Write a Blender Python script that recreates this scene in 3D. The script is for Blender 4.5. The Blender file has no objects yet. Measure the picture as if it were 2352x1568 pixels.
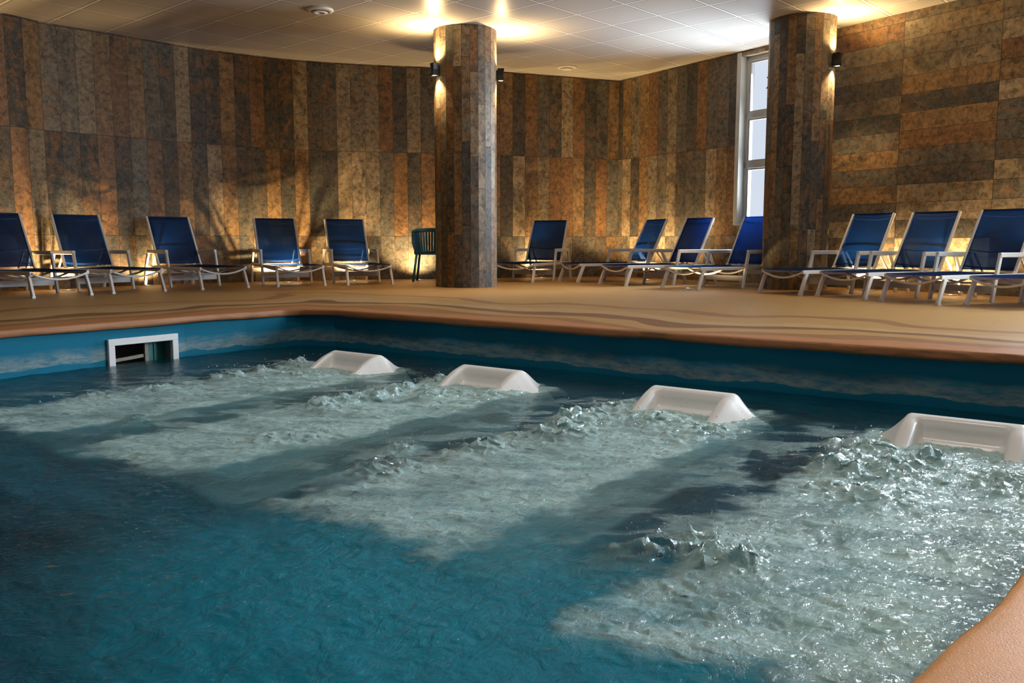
import bpy, bmesh, math, random
import numpy as np
from mathutils import Vector, Matrix
from mathutils.geometry import tessellate_polygon
random.seed(7); rng = np.random.default_rng(7)
S = bpy.context.scene
COL = S.collection
# ------------------------------------------------------------------ camera
cam_d = bpy.data.cameras.new('camera'); cam = bpy.data.objects.new('camera', cam_d); COL.objects.link(cam)
cam_d.sensor_width = 36; cam_d.lens = 36*2000/2352; cam_d.clip_start = .05; cam_d.clip_end = 200
cam.location = (0, 0, .65)
cam.rotation_euler = (math.radians(90-6.55), 0, math.radians(36.6))
S.camera = cam
# ------------------------------------------------------------------ world
W = bpy.data.worlds.new('overcast'); S.world = W; W.use_nodes = True
W.node_tree.nodes['Background'].inputs[0].default_value = (.62, .72, .86, 1)
W.node_tree.nodes['Background'].inputs[1].default_value = .8
S.view_settings.view_transform = 'Standard'; S.view_settings.look = 'None'
S.view_settings.exposure = -0.22; S.view_settings.gamma = 1; S.view_settings.use_curve_mapping = False
S.cycles.use_denoising = True
S.cycles.max_bounces = 10; S.cycles.diffuse_bounces = 4; S.cycles.glossy_bounces = 4
S.cycles.transmission_bounces = 6; S.cycles.transparent_max_bounces = 10; S.cycles.volume_bounces = 0
S.cycles.caustics_reflective = False; S.cycles.caustics_refractive = True
S.cycles.sample_clamp_indirect = 6; S.cycles.sample_clamp_direct = 0
WARM = (1, .67, .31); DAY = (.80, .90, 1.0)
def lamp_area(name, loc, aim, sx, sy, power, color, spread=180):
    d = bpy.data.lights.new(name, 'AREA'); d.shape = 'RECTANGLE'; d.size = sx; d.size_y = sy
    d.energy = power; d.color = color; d.spread = math.radians(spread)
    o = bpy.data.objects.new(name, d); COL.objects.link(o); o.location = loc
    o.rotation_euler = Vector(aim).to_track_quat('-Z', 'Y').to_euler()
    return o
def lamp_spot(name, loc, aim, power, angle, blend=.5, color=WARM, radius=.02, parent=None):
    d = bpy.data.lights.new(name, 'SPOT'); d.energy = power; d.color = color
    d.spot_size = math.radians(angle); d.spot_blend = blend; d.shadow_soft_size = radius
    o = bpy.data.objects.new(name, d); COL.objects.link(o); o.location = loc
    o.rotation_euler = Vector(aim).to_track_quat('-Z', 'Y').to_euler()
    if parent: o.parent = parent
    return o
H = 3.6; ZW = -.36
# room plan
K = 1.0536
left_wall = [(-11.9,-6.0),(-12.35,-2.0),(-12.55,1.5),(-12.42,3.8),(-12.31,5.43),(-12.37,6.04),(-12.27,6.79),(-12.19,7.46),(-12.10,8.19),(-11.90,8.90),
             (-11.62,9.60),(-11.26,10.18),(-10.74,10.86),(-10.19,11.46),(-9.60,12.28),(-8.98,13.24),(-8.26,14.44)]
CORN = Vector((-8.26, 14.44)); WD = Vector((1, -.372)).normalized()
def rw(s, z=0, off=0):  # point on the right wall: distance along, height, distance into the room
    n = Vector((WD.y, -WD.x)); p = CORN + WD*s + n*off
    return Vector((p.x, p.y, z))
NW = Vector((WD.y, -WD.x))    # towards the room
s_end = (4.6-CORN.x)/WD.x
right_end = rw(s_end)
# daylight: through the tall window in the right wall and an added window row out of view
wc = rw(3.5, 2.1, -.45)
lamp_area('daylight_tall_window', wc, (NW.x, NW.y, -.25), 1.05, 2.4, 170, DAY, 68)
lamp_area('daylight_tall_window_up', rw(3.5, 1.3, -.50), (NW.x, NW.y, 1.1), 1.05, .9, 120, DAY, 90)
ADDED_WIN = (9.0, 10.5, 12.0, 13.35)  # unseen windows, added to bring cool light from the right
for s_ in ADDED_WIN:
    lamp_area('daylight_added_window', rw(s_, 2.25, -.24), (NW.x-.15, NW.y, -.12), 1.05, 2.4, 230, DAY, 150)

# ------------------------------------------------------------------ node helpers
class NT:
    def __init__(s, name):
        s.m = bpy.data.materials.new(name); s.m.use_nodes = True; s.t = s.m.node_tree
        s.t.nodes.clear(); s.out = s.t.nodes.new('ShaderNodeOutputMaterial')
    def n(s, typ, **kw):
        x = s.t.nodes.new(typ)
        for k, v in kw.items(): setattr(x, k, v)
        return x
    def l(s, a, b): s.t.links.new(a, b)
    def set(s, sock, v):
        if hasattr(v, 'is_linked') or hasattr(v, 'links'): s.l(v, sock)
        else: sock.default_value = v
    def math(s, op, a, b=0.0, c=None, clamp=False):
        x = s.n('ShaderNodeMath', operation=op, use_clamp=clamp); s.set(x.inputs[0], a); s.set(x.inputs[1], b)
        if c is not None: s.set(x.inputs[2], c)
        return x.outputs[0]
    def noise(s, vec, scale, detail=4, rough=.55, dist=0.0, dim='3D', w=None):
        x = s.n('ShaderNodeTexNoise', noise_dimensions=dim); s.set(x.inputs['Vector'], vec)
        x.inputs['Scale'].default_value = scale; x.inputs['Detail'].default_value = detail
        x.inputs['Roughness'].default_value = rough; x.inputs['Distortion'].default_value = dist
        if w is not None: s.set(x.inputs['W'], w)
        return x.outputs['Fac']
    def ramp(s, fac, stops, interp='LINEAR'):
        x = s.n('ShaderNodeValToRGB'); s.set(x.inputs[0], fac); r = x.color_ramp; r.interpolation = interp
        while len(r.elements) < len(stops): r.elements.new(.5)
        for e, (p, c) in zip(r.elements, stops):
            e.position = p; e.color = (*c, 1) if len(c) == 3 else c
        return x.outputs[0]
    def mix(s, f, a, b, typ='MIX'):
        x = s.n('ShaderNodeMix', data_type='RGBA', blend_type=typ); s.set(x.inputs[0], f)
        for i, v in ((6, a), (7, b)):
            if isinstance(v, tuple): v = (*v, 1) if len(v) == 3 else v
            s.set(x.inputs[i], v)
        return x.outputs[2]
    def xyz(s, v):
        x = s.n('ShaderNodeSeparateXYZ'); s.l(v, x.inputs[0]); return x.outputs
    def comb(s, x=0.0, y=0.0, z=0.0):
        c = s.n('ShaderNodeCombineXYZ')
        for i, v in enumerate((x, y, z)): s.set(c.inputs[i], v)
        return c.outputs[0]
    def bump(s, h, strength=.3, dist=.01, normal=None):
        b = s.n('ShaderNodeBump'); s.l(h, b.inputs['Height']); b.inputs['Strength'].default_value = strength
        b.inputs['Distance'].default_value = dist
        if normal is not None: s.l(normal, b.inputs['Normal'])
        return b.outputs[0]
    def bsdf(s, color=(.8,.8,.8), rough=.5, metal=0.0, normal=None, spec=.5, **kw):
        p = s.n('ShaderNodeBsdfPrincipled')
        if isinstance(color, tuple): color = (*color, 1) if len(color) == 3 else color
        s.set(p.inputs['Base Color'], color); s.set(p.inputs['Roughness'], rough); p.inputs['Metallic'].default_value = metal
        p.inputs['Specular IOR Level'].default_value = spec
        if normal is not None: s.l(normal, p.inputs['Normal'])
        for k, v in kw.items(): s.set(p.inputs[k.replace('_', ' ')], v)
        return p
    def done(s, sh):
        s.l(sh.outputs[0] if hasattr(sh, 'outputs') else sh, s.out.inputs['Surface']); return s.m
def pos(t): return t.n('ShaderNodeNewGeometry').outputs['Position']

def tile_material(name, w, L, v0, horizontal=False, random_rows=False, gain=1.0):
    t = NT(name); uvn = t.n('ShaderNodeUVMap'); uvn.uv_map = 'UVMap'; u, v, _ = t.xyz(uvn.outputs[0])
    if horizontal: u, v = v, u
    # wobble of nothing: tiles are straight strips w wide and L long
    cu = t.math('DIVIDE', u, w); iu = t.math('FLOOR', cu); fu = t.math('SUBTRACT', cu, iu)
    vv = t.math('SUBTRACT', v, v0)
    if random_rows:
        wn = t.n('ShaderNodeTexWhiteNoise', noise_dimensions='1D'); t.l(iu, wn.inputs['W'])
        vv = t.math('ADD', vv, t.math('MULTIPLY', wn.outputs['Value'], L))
    cv = t.math('DIVIDE', vv, L); iv = t.math('FLOOR', cv); fv = t.math('SUBTRACT', cv, iv)
    wn = t.n('ShaderNodeTexWhiteNoise', noise_dimensions='2D'); t.l(t.comb(iu, iv), wn.inputs['Vector'])
    r1 = wn.outputs['Value']; wr, wg, wb = t.xyz(wn.outputs['Color'])
    # texture coordinates of the single tile
    tc = t.comb(t.math('ADD', u, t.math('MULTIPLY', wr, 37)), t.math('ADD', v, t.math('MULTIPLY', wg, 53)), t.math('MULTIPLY', wb, 20))
    stc = t.comb(t.math('ADD', t.math('MULTIPLY', u, 1.7), t.math('MULTIPLY', wr, 37)), t.math('ADD', v, t.math('MULTIPLY', wg, 53)), t.math('MULTIPLY', wb, 20))
    base = t.ramp(r1, [(0, (.060,.060,.054)), (.24, (.10,.095,.08)), (.36, (.27,.215,.14)), (.50, (.21,.18,.13)),
                       (.60, (.24,.15,.072)), (.72, (.195,.105,.048)), (.84, (.14,.13,.105)), (.93, (.33,.26,.17))], 'CONSTANT')
    n1 = t.noise(stc, 3.2, 5, .6, 1.2); n2 = t.noise(tc, 14, 6, .65, .6); n3 = t.noise(tc, 70, 5, .7)
    rust = t.ramp(n1, [(.46, (0,0,0)), (.60, (1,1,1))])
    c = t.mix(t.math('MULTIPLY', rust, t.math('ADD', t.math('MULTIPLY', wg, .55), .18)), base, (.23,.12,.048))
    dark = t.ramp(t.noise(stc, 2.1, 4, .6, .8), [(.36, (1,1,1)), (.52, (0,0,0))])
    c = t.mix(t.math('MULTIPLY', dark, t.math('ADD', t.math('MULTIPLY', wb, .6), .15)), c, (.035,.034,.03))
    c = t.mix(t.ramp(n2, [(.50, (0,0,0)), (.72, (.55,.55,.55))]), c, (.42,.38,.28), 'OVERLAY')
    c = t.mix(.85, c, t.ramp(n2, [(.34, (.22,.22,.22)), (.50, (.85,.85,.85)), (.64, (1.35,1.35,1.35))]), 'MULTIPLY')
    flecks = t.ramp(n3, [(.57, (0,0,0)), (.66, (1,1,1))])
    c = t.mix(t.math('MULTIPLY', flecks, .28), c, (.50,.45,.34))
    if gain != 1: c = t.mix(1.0, c, (gain, gain, gain), 'MULTIPLY')
    ew = .0022/w; el = .0022/L
    du = t.math('MINIMUM', fu, t.math('SUBTRACT', 1.0, fu)); dv = t.math('MINIMUM', fv, t.math('SUBTRACT', 1.0, fv))
    g = t.math('MULTIPLY', t.math('GREATER_THAN', du, ew), t.math('GREATER_THAN', dv, el*1.3))
    c = t.mix(g, (.012,.010,.008), c)
    slate = t.ramp(r1, [(0, (1,1,1)), (.36, (.25,.25,.25)), (.84, (.8,.8,.8)), (.93, (.2,.2,.2))], 'CONSTANT')
    h = t.math('ADD', t.math('MULTIPLY', t.math('ADD', n2, t.math('MULTIPLY', n3, .35)), slate), t.math('MULTIPLY', g, .9))
    return t.done(t.bsdf(c, .55, normal=t.bump(h, .55, .012), spec=.35))

def simple(name, color, rough=.5, metal=0.0, spec=.5, noise=0.0, bump=0.0, scale=60):
    t = NT(name); nr = None; c = color
    if noise or bump:
        n = t.noise(pos(t), scale, 4)
        if noise: c = t.mix(t.math('MULTIPLY', n, noise), color, tuple(x*.35 for x in color))
        if bump: nr = t.bump(n, bump, .004)
    return t.done(t.bsdf(c, rough, metal, nr, spec))
M = {}
M['wall_strips'] = tile_material('stone_strips', .236, 1.42, .74)
M['wall_rows'] = tile_material('stone_rows', .232, 1.27, 2.86, horizontal=True)
M['pillar'] = tile_material('pillar_strips', .1208, 1.15, .0, random_rows=True)
M['white_metal'] = simple('white_powder_coated_metal', (.78,.77,.74), .38, noise=.18, scale=25)
M['black_metal'] = simple('black_metal', (.012,.012,.013), .4)
M['white_plastic'] = simple('white_moulded_plastic', (.87,.87,.86), .28, spec=.5, noise=.08, scale=6)
M['blue_plastic'] = simple('petrol_blue_plastic', (.02,.085,.13), .38)
M['grey_stone'] = simple('pale_window_stone', (.52,.52,.48), .5, noise=.5, scale=7)
M['alu'] = simple('grey_aluminium', (.42,.42,.40), .35, metal=.3)
M['vent'] = simple('white_vent', (.74,.72,.68), .4)
M['skim_beige'] = simple('stained_beige_plastic', (.42,.38,.30), .5, noise=.8, scale=22)
M['plaster'] = simple('dark_plaster', (.16,.13,.10), .7)
M['sticker'] = simple('black_sticker', (.01,.01,.012), .5)

def blue_sling():
    t = NT('blue_sling_fabric'); d = t.n('ShaderNodeBsdfDiffuse'); d.inputs[0].default_value = (.006,.022,.085,1)
    tr = t.n('ShaderNodeBsdfTranslucent'); tr.inputs[0].default_value = (.009,.09,.30,1)
    tp = t.n('ShaderNodeBsdfTransparent'); tp.inputs[0].default_value = (.32,.48,.9,1)
    g = t.n('ShaderNodeBsdfGlossy'); g.inputs['Roughness'].default_value = .5; g.inputs[0].default_value = (.4,.5,.7,1)
    m1 = t.n('ShaderNodeMixShader'); m1.inputs[0].default_value = .28; t.l(d.outputs[0], m1.inputs[1]); t.l(tr.outputs[0], m1.inputs[2])
    m2 = t.n('ShaderNodeMixShader'); m2.inputs[0].default_value = .32; t.l(m1.outputs[0], m2.inputs[1]); t.l(tp.outputs[0], m2.inputs[2])
    m3 = t.n('ShaderNodeMixShader'); m3.inputs[0].default_value = .03; t.l(m2.outputs[0], m3.inputs[1]); t.l(g.outputs[0], m3.inputs[2])
    return t.done(m3)
M['sling'] = blue_sling()
def emit(name, color, strength):
    t = NT(name); e = t.n('ShaderNodeEmission'); e.inputs[0].default_value = (*color, 1); e.inputs[1].default_value = strength
    return t.done(e)
M['lamp_warm'] = emit('lit_warm_lens', (1, .80, .50), 14)
M['lamp_cool'] = emit('lit_white_lens', (1, .95, .88), 20)
M['lamp_disc'] = emit('lit_floor_lens', (1, .74, .38), 9)
def pane():
    t = NT('frosted_lit_pane'); n = t.noise(pos(t), 1.2, 3)
    e = t.n('ShaderNodeEmission'); t.l(t.mix(n, (.52,.53,.55), (.60,.60,.60)), e.inputs[0]); e.inputs[1].default_value = .30
    tp = t.n('ShaderNodeBsdfTransparent'); tp.inputs[0].default_value = (.97,.98,1,1)
    g = t.n('ShaderNodeBsdfGlossy'); g.inputs['Roughness'].default_value = .05
    a = t.n('ShaderNodeAddShader'); t.l(e.outputs[0], a.inputs[0])
    mx = t.n('ShaderNodeMixShader'); mx.inputs[0].default_value = .04; t.l(tp.outputs[0], mx.inputs[1]); t.l(g.outputs[0], mx.inputs[2])
    t.l(mx.outputs[0], a.inputs[1]); return t.done(a)
M['pane'] = pane()

def deck_material():
    t = NT('painted_sandy_deck'); P = pos(t); x, y, z = t.xyz(P)
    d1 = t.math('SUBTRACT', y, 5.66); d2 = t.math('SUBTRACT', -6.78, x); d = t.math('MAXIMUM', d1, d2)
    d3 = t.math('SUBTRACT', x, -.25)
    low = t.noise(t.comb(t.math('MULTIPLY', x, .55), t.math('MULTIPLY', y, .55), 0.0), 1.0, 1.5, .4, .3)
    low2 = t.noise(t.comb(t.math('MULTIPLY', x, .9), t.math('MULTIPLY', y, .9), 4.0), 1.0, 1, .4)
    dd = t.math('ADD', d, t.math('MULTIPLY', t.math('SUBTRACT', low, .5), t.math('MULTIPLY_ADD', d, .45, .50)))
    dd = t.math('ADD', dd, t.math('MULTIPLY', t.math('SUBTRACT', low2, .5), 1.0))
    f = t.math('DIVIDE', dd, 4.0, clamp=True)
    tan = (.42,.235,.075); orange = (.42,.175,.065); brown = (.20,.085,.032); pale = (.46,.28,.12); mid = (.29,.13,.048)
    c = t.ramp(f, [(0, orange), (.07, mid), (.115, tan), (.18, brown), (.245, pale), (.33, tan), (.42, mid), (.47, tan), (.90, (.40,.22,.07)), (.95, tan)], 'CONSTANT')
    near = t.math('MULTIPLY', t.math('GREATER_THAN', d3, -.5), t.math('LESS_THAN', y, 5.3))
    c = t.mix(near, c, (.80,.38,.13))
    fine = t.noise(P, 260, 3, .7); bl = t.noise(P, 9, 5, .6)
    c = t.mix(.35, c, t.ramp(fine, [(.3, (.55,.55,.55)), (.7, (1.2,1.2,1.2))]), 'MULTIPLY')
    c = t.mix(.30, c, t.ramp(bl, [(.35, (.7,.7,.7)), (.65, (1.1,1.1,1.1))]), 'MULTIPLY')
    nr = t.bump(t.math('ADD', fine, t.math('MULTIPLY', bl, .8)), .35, .004)
    return t.done(t.bsdf(c, t.math('MULTIPLY_ADD', bl, .2, .33), normal=nr, spec=.45))
M['deck'] = deck_material()
def pool_paint():
    t = NT('blue_pool_paint'); P = pos(t); x, y, z = t.xyz(P)
    n = t.noise(P, 2.5, 5, .65, .5); n2 = t.noise(t.comb(t.math('MULTIPLY', x, 1.0), t.math('MULTIPLY', y, 1.0), t.math('MULTIPLY', z, 3.5)), 7, 6, .72)
    c = t.mix(n, (.003,.14,.26), (.006,.20,.30))
    # lime stain band just above the water line
    zz = t.math('ADD', z, t.math('MULTIPLY', t.math('SUBTRACT', t.noise(t.comb(x, y, 0.0), 2.2, 4, .6), .5), .11))
    band = t.ramp(t.math('MULTIPLY_ADD', zz, 5.0, 1.75, clamp=True), [(0, (0,0,0)), (.17, (0,0,0)), (.20, (1,1,1)), (.50, (.75,.75,.75)), (.85, (0,0,0))])
    c = t.mix(t.math('MULTIPLY', band, t.ramp(n2, [(.36, (.12,.12,.12)), (.60, (.95,.95,.95))])), c, (.30,.37,.36))
    return t.done(t.bsdf(c, .6, normal=t.bump(n2, .12, .01), spec=.15))
M['pool'] = pool_paint()
def ceiling_material():
    t = NT('ceiling_panels'); x, y, z = t.xyz(pos(t)); a = math.radians(-5.8); sp = .715*K
    bx, by = -6.036*K, 9.499*K
    px = t.math('SUBTRACT', x, bx); py = t.math('SUBTRACT', y, by)
    u = t.math('ADD', t.math('MULTIPLY', px, math.cos(a)), t.math('MULTIPLY', py, math.sin(a)))
    v = t.math('SUBTRACT', t.math('MULTIPLY', py, math.cos(a)), t.math('MULTIPLY', px, math.sin(a)))
    cu = t.math('DIVIDE', u, sp); cv = t.math('DIVIDE', v, sp)
    iu = t.math('ROUND', cu); iv = t.math('ROUND', cv)
    du = t.math('ABSOLUTE', t.math('SUBTRACT', cu, iu)); dv = t.math('ABSOLUTE', t.math('SUBTRACT', cv, iv))
    g = t.math('MAXIMUM', t.math('LESS_THAN', du, .024), t.math('LESS_THAN', dv, .024))
    g2 = t.math('MAXIMUM', t.math('LESS_THAN', du, .040), t.math('LESS_THAN', dv, .040))
    wn = t.n('ShaderNodeTexWhiteNoise', noise_dimensions='2D'); t.l(t.comb(t.math('FLOOR', cu), t.math('FLOOR', cv)), wn.inputs['Vector'])
    tilec = t.mix(wn.outputs['Value'], (.50,.47,.43), (.56,.53,.48))
    c = t.mix(g2, tilec, (.16,.15,.13)); c = t.mix(g, c, (.86,.83,.78))
    grain = t.noise(pos(t), 120, 2)
    tilt = t.math('ADD', t.math('MULTIPLY', g, -1.0), t.math('MULTIPLY', grain, .06))
    return t.done(t.bsdf(c, .30, normal=t.bump(tilt, .25, .004), spec=.6))
M['ceiling'] = ceiling_material()
def water_material():
    t = NT('churned_pool_water'); P = pos(t)
    at = t.n('ShaderNodeAttribute', attribute_name='air').outputs['Fac']
    x, y, z = t.xyz(P)
    sv = t.comb(t.math('MULTIPLY', x, 1.0), t.math('MULTIPLY', y, .75), z)
    n1 = t.noise(sv, 16, 6, .6, 1.0); n2 = t.noise(sv, 55, 4, .6, .8)
    hgt = t.math('ADD', t.math('MULTIPLY', n1, t.math('MULTIPLY_ADD', at, .85, .55)), t.math('MULTIPLY', n2, t.math('MULTIPLY_ADD', at, .50, .06)))
    nr = t.bump(hgt, 1.0, .022); nb_ = t.bump(hgt, .35, .012)
    rf = t.n('ShaderNodeBsdfRefraction'); rf.inputs['IOR'].default_value = 1.33; rf.inputs['Roughness'].default_value = .02
    rf.inputs[0].default_value = (.78,1,1,1); t.l(nr, rf.inputs['Normal'])
    tp = t.n('ShaderNodeBsdfTransparent'); tp.inputs[0].default_value = (.84,1,1,1)
    m1 = t.n('ShaderNodeMixShader'); m1.inputs[0].default_value = .42; t.l(tp.outputs[0], m1.inputs[1]); t.l(rf.outputs[0], m1.inputs[2])
    # fine bubbles in the jets: white, lit like foam
    bub = t.n('ShaderNodeBsdfDiffuse'); bub.inputs[0].default_value = (.66,.92,.91,1); t.l(nb_, bub.inputs['Normal'])
    btr = t.n('ShaderNodeBsdfTranslucent'); btr.inputs[0].default_value = (.62,.80,.80,1)
    mb = t.n('ShaderNodeMixShader'); mb.inputs[0].default_value = .15; t.l(bub.outputs[0], mb.inputs[1]); t.l(btr.outputs[0], mb.inputs[2])
    f = t.math('MULTIPLY', at, t.ramp(n1, [(.30, (.46,.46,.46)), (.66, (.70,.70,.70))]))
    m2 = t.n('ShaderNodeMixShader'); t.l(f, m2.inputs[0]); t.l(mb.outputs[0], m2.inputs[2])
    mk = t.n('ShaderNodeAttribute', attribute_name='milk_light').outputs['Fac']
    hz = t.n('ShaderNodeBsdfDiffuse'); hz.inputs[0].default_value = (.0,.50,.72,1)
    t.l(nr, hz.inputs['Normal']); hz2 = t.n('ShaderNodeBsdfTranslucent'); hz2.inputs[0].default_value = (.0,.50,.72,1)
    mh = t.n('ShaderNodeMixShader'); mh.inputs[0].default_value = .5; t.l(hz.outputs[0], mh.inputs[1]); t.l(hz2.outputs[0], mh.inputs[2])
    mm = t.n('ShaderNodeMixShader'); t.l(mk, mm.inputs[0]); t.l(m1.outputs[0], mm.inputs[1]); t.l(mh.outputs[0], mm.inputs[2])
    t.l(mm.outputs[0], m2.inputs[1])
    gl = t.n('ShaderNodeBsdfGlossy'); gl.inputs['Roughness'].default_value = .05; t.l(nr, gl.inputs['Normal'])
    fr = t.n('ShaderNodeFresnel'); fr.inputs[0].default_value = 1.33; t.l(nr, fr.inputs['Normal'])
    m3 = t.n('ShaderNodeMixShader'); t.l(t.math('MULTIPLY', fr.outputs[0], 1.0, clamp=True), m3.inputs[0]); t.l(m2.outputs[0], m3.inputs[1]); t.l(gl.outputs[0], m3.inputs[2])
    va = t.n('ShaderNodeVolumeAbsorption'); va.inputs[0].default_value = (.0,.62,.80,1); va.inputs[1].default_value = .6
    t.l(va.outputs[0], t.out.inputs['Volume'])
    return t.done(m3)
M['water'] = water_material()
def drop_material():
    t = NT('clear_droplet'); g = t.n('ShaderNodeBsdfGlossy'); g.inputs['Roughness'].default_value = .05
    tp = t.n('ShaderNodeBsdfTransparent'); tp.inputs[0].default_value = (.85,.9,.9,1)
    df = t.n('ShaderNodeBsdfDiffuse'); df.inputs[0].default_value = (.7,.75,.75,1)
    m = t.n('ShaderNodeMixShader'); m.inputs[0].default_value = .35; t.l(tp.outputs[0], m.inputs[1]); t.l(df.outputs[0], m.inputs[2])
    m2 = t.n('ShaderNodeMixShader'); m2.inputs[0].default_value = .2; t.l(m.outputs[0], m2.inputs[1]); t.l(g.outputs[0], m2.inputs[2])
    return t.done(m2)
M['drop'] = drop_material()

# ------------------------------------------------------------------ mesh helpers
class MB:
    def __init__(s): s.v = []; s.f = []; s.uv = {}
    def add(s, vs, fs):
        k = len(s.v); s.v += [tuple(v) for v in vs]; s.f += [tuple(i+k for i in f) for f in fs]; return s
    def box(s, c, d, rot=None):
        vs = [Vector((x*d[0]/2, y*d[1]/2, z*d[2]/2)) for x in (-1,1) for y in (-1,1) for z in (-1,1)]
        if rot is not None: vs = [rot @ v for v in vs]
        vs = [v+Vector(c) for v in vs]
        return s.add(vs, [(0,1,3,2),(4,6,7,5),(0,4,5,1),(2,3,7,6),(0,2,6,4),(1,5,7,3)])
    def sweep(s, path, prof, up=(0,0,1), closed=False):
        path = [Vector(p) for p in path]; n = len(path); m = len(prof); up = Vector(up); k = len(s.v)
        for i, p in enumerate(path):
            a = path[i-1] if (i > 0 or closed) else p; b = path[(i+1) % n] if (i < n-1 or closed) else p
            t = (b-a).normalized(); r = t.cross(up)
            if r.length < 1e-4: r = t.cross(Vector((0,1,0)))
            r.normalize(); u = r.cross(t)
            # widen at bends so that the section keeps its width
            q = 1.0
            if 0 < i < n-1 or closed:
                c = ((p-a).normalized()).dot((b-p).normalized()); q = 1/max(.5, math.sqrt(max(0, (1+c)/2)))
            for x, y in prof: s.v.append(tuple(p + r*x + u*y*q))
        for i in range(n if closed else n-1):
            j = (i+1) % n
            for a in range(m):
                b = (a+1) % m; s.f.append((k+i*m+a, k+i*m+b, k+j*m+b, k+j*m+a))
        if not closed:
            s.f.append(tuple(k+a for a in reversed(range(m)))); s.f.append(tuple(k+(n-1)*m+a for a in range(m)))
        return s
    def bar(s, a, b, w, h, up=(0,0,1)): return s.sweep([a, b], rprof(w, h), up)
    def lathe(s, prof, c=(0,0,0), n=32):
        k = len(s.v)
        for r, z in prof:
            for i in range(n):
                a = 2*math.pi*i/n; s.v.append((c[0]+r*math.cos(a), c[1]+r*math.sin(a), c[2]+z))
        for j in range(len(prof)-1):
            for i in range(n):
                s.f.append((k+j*n+i, k+j*n+(i+1)%n, k+(j+1)*n+(i+1)%n, k+(j+1)*n+i))
        if prof[0][0] > 0: s.f.append(tuple(k+i for i in reversed(range(n))))
        if prof[-1][0] > 0: s.f.append(tuple(k+(len(prof)-1)*n+i for i in range(n)))
        return s
    def build(s, name, mat, parent=None, smooth=False, uvs=None, bevel=0):
        me = bpy.data.meshes.new(name); me.from_pydata(s.v, [], s.f); me.validate(); me.update()
        if isinstance(mat, (list, tuple)):
            for m in mat: me.materials.append(m)
        else: me.materials.append(mat)
        if smooth: me.shade_smooth()
        if uvs is not None:
            ul = me.uv_layers.new(name='UVMap')
            for lp in me.loops: ul.data[lp.index].uv = uvs[lp.vertex_index]
        o = bpy.data.objects.new(name, me); COL.objects.link(o)
        if bevel:
            b = o.modifiers.new('edge', 'BEVEL'); b.width = bevel; b.segments = 2; b.limit_method = 'ANGLE'
        if parent: o.parent = parent
        return o
def rprof(w, h, c=.2):
    a, b = w/2, h/2; k = min(a, b)*c*1.5
    return [(-a+k,-b),(a-k,-b),(a,-b+k),(a,b-k),(a-k,b),(-a+k,b),(-a,b-k),(-a,-b+k)]
def circ(r, n=10): return [(r*math.cos(2*math.pi*i/n), r*math.sin(2*math.pi*i/n)) for i in range(n)]
def thing(name, label, cat, loc=(0,0,0), rz=0, group=None):
    o = bpy.data.objects.new(name, None); COL.objects.link(o); o.location = loc; o.rotation_euler = (0,0,rz)
    o.empty_display_size = .1; o['label'] = label; o['category'] = cat
    if group: o['group'] = group
    return o
def tag(o, label, cat, group=None, kind=None):
    o['label'] = label; o['category'] = cat
    if group: o['group'] = group
    if kind: o['kind'] = kind
    return o
def struct(o, label=None):
    o['kind'] = 'structure'
    if label: o['label'] = label
    return o
def copy_tree(o, parent=None):
    c = o.copy(); COL.objects.link(c)
    if parent: c.parent = parent
    for ch in list(o.children): copy_tree(ch, c)
    return c

# ------------------------------------------------------------------ walls
def resample(pts, step):
    out = [Vector(pts[0])]
    for a, b in zip(pts, pts[1:]):
        a, b = Vector(a), Vector(b); n = max(1, round((b-a).length/step))
        out += [a.lerp(b, i/n) for i in range(1, n+1)]
    return out
def catmull(pts, n=6):
    P = [Vector(pts[0])]+[Vector(p) for p in pts]+[Vector(pts[-1])]; out = []
    for i in range(1, len(P)-2):
        for k in range(n):
            t = k/n; a, b, c, d = P[i-1:i+3]
            out.append(.5*((2*b)+(c-a)*t+(2*a-5*b+4*c-d)*t*t+(3*b-a-3*c+d)*t**3))
    out.append(P[-2]); return out
lw = catmull(left_wall, 5)
def wall_ribbon(name, pts, mat, z0=0, z1=H, thick=.15, outward=1, u0=0, label=None):
    # solid wall: inner face on pts, outer face offset; pts run so that the room is on the right hand side
    mb = MB(); uv = []; n = len(pts); u = u0; us = []
    for i, p in enumerate(pts):
        if i: u += (pts[i]-pts[i-1]).length
        us.append(u)
    nor = []
    for i in range(n):
        a = pts[max(0, i-1)]; b = pts[min(n-1, i+1)]; d = (b-a).normalized(); nor.append(Vector((-d.y, d.x)))
    for i, p in enumerate(pts):
        q = p + nor[i]*thick
        for (w, z) in ((p, z0), (p, z1), (q, z1), (q, z0)):
            mb.v.append((w.x, w.y, z)); uv.append((us[i], z))
    for i in range(n-1):
        k = i*4
        for a in range(4):
            b = (a+1) % 4; mb.f.append((k+a, k+4+a, k+4+b, k+b))
    mb.f.append((0, 1, 2, 3)); mb.f.append(tuple(4*(n-1)+j for j in (3, 2, 1, 0)))
    return struct(mb.build(name, mat, uvs=uv), label)
wall_ribbon('wall_left', lw, M['wall_strips'], u0=.055, label='curved wall of tall brown and grey stone strips')
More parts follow.
